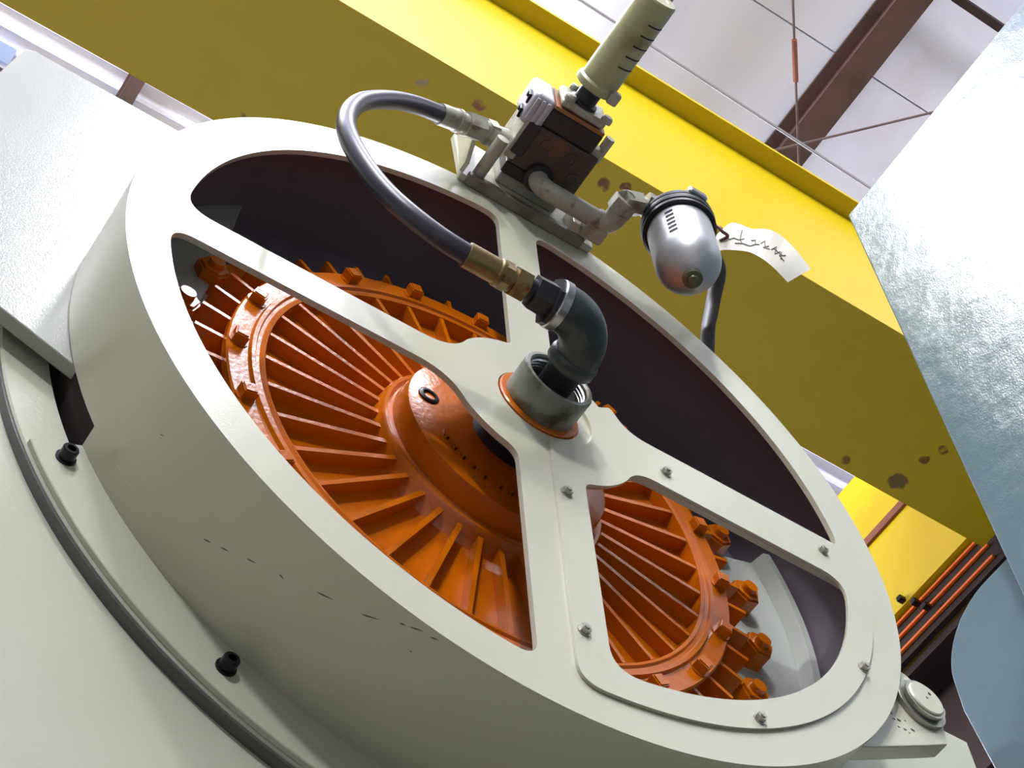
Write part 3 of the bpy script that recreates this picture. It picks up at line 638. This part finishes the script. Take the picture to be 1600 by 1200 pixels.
hh = tag(obj('supply_hose', tube(G(), spline([(0.5, 0.955, 0.19), (0.56, 0.95, 0.15), (0.60, 0.96, 0.08), (0.66, 1.03, 0.0), (0.702, 1.07, -0.06), (0.724, 1.0, -0.11), (0.745, 0.92, -0.15), (0.77, 0.80, -0.20), (0.80, 0.70, -0.24)], 8), 0.0205, 20), M['hose']), 'dark supply hose hanging behind the filter bowl down past the rim', 'hose')

# paper tag wired to the filter
# edges of the curled card, in world metres
tp = [Vector(p) for p in [(0.3736, -0.1587, 4.9248), (0.3895, -0.1928, 4.9471), (0.4053, -0.2048, 4.9492), (0.4319, -0.2154, 4.9348), (0.4503, -0.2345, 4.9206), (0.4742, -0.2449, 4.9024), (0.5113, -0.2424, 4.8776), (0.5524, -0.2316, 4.8566)]]
bt = [Vector(p) for p in [(0.3756, -0.1547, 4.875), (0.3892, -0.1627, 4.8854), (0.4095, -0.1743, 4.8857), (0.4302, -0.1891, 4.8756), (0.4442, -0.1977, 4.8579), (0.4593, -0.2026, 4.8404), (0.4792, -0.2034, 4.8238), (0.5089, -0.1985, 4.81)]]
TN = Vector((-0.325, -0.415, -0.850))      # the printed side faces down and outward
ts = spline(tp, 5); bs = spline(bt, 5); n = len(ts); nrm = TN * 0.0012
g = G(); vs = []
for a, b in zip(ts, bs): vs += [a, b, a - nrm, b - nrm]
fs = []
for i in range(n - 1):
    q, r = 4 * i, 4 * i + 4
    fs += [(q, q + 1, r + 1, r), (q + 2, r + 2, r + 3, q + 3), (q, r, r + 2, q + 2), (q + 1, q + 3, r + 3, r + 1)]
fs += [(0, 2, 3, 1), (4 * n - 4, 4 * n - 3, 4 * n - 1, 4 * n - 2)]
g.add(vs, fs)
tg = empty('paper_tag', tp[0], 'curled white paper tag with pencil writing wired to the filter', 'tag')
obj('card', g, M['paper'], tg, ang=60)
def on_tag(s, t):
    i = min(int(s * (n - 1)), n - 2); f = s * (n - 1) - i
    return ts[i].lerp(ts[i + 1], f).lerp(bs[i].lerp(bs[i + 1], f), t) + TN * 0.0008
strokes = [[(.20, .62), (.26, .55), (.32, .60), (.37, .50)], [(.34, .2), (.33, .55), (.35, .7)], [(.28, .74), (.36, .70), (.44, .74), (.5, .62)], [(.44, .5), (.49, .46), (.5, .62), (.55, .6)],
           [(.56, .55), (.60, .42), (.62, .6), (.66, .52)], [(.60, .64), (.68, .6)], [(.70, .58), (.73, .40), (.75, .62), (.78, .44)], [(.72, .5), (.80, .5)], [(.79, .42), (.82, .62)], [(.83, .40), (.79, .56), (.85, .58)]]
g = G()
for st in strokes: tube(g, [on_tag(*q) for q in st], 0.0011, 6, ID)
obj('handwriting', g, M['ink'], tg)
g = G(); tube(g, spline([W(0.49, 0.955, 0.195), Vector((0.3648, -0.1821, 4.9278)), Vector((0.3757, -0.1855, 4.9135)), Vector((0.3914, -0.1823, 4.9154)), on_tag(.07, .5)], 6), 0.0035, 8, ID)
obj('wire', g, M['wire'], tg, label='twisted dark red wire')

# ------------------------------------------------------------------ blue grey panels of the machine at the right
XP = 1.2
def yz(poly, x0, x1): return prism(G(), [poly], x0, x1, lambda a, b, h: Vector((h, a, b)))
up = [(0.012, 6.2), (-3.2, 6.2), (-3.2, 3.0), (0.012, 3.0)]
tag(obj('steel_panel', yz(up, XP, XP + 0.03), M['blue'], bevel=0.006), 'upper glossy blue grey steel panel with a bright glare patch', 'panel')
lo = [(-3.0, 4.665), (0.10, 4.665)] + [(0.10 + 0.165 * math.sin(math.radians(a)), 4.50 + 0.165 * math.cos(math.radians(a))) for a in range(6, 91, 6)] + [(0.268, 4.42), (0.245, 4.2), (0.18, 3.9), (0.10, 3.0), (-3.0, 3.0)]
tag(obj('steel_panel', yz(lo, XP + 0.035, XP + 0.065), M['blue'], bevel=0.008), 'lower blue grey panel with a rounded corner at the right edge', 'panel')
g = G(); box(g, (XP + 0.07, -3.3, 0), (XP + 1.3, -0.05, 6.0), ID)
tag(obj('press_column', g, M['blue']), 'blue grey machine column hidden behind the glossy panels', 'column')
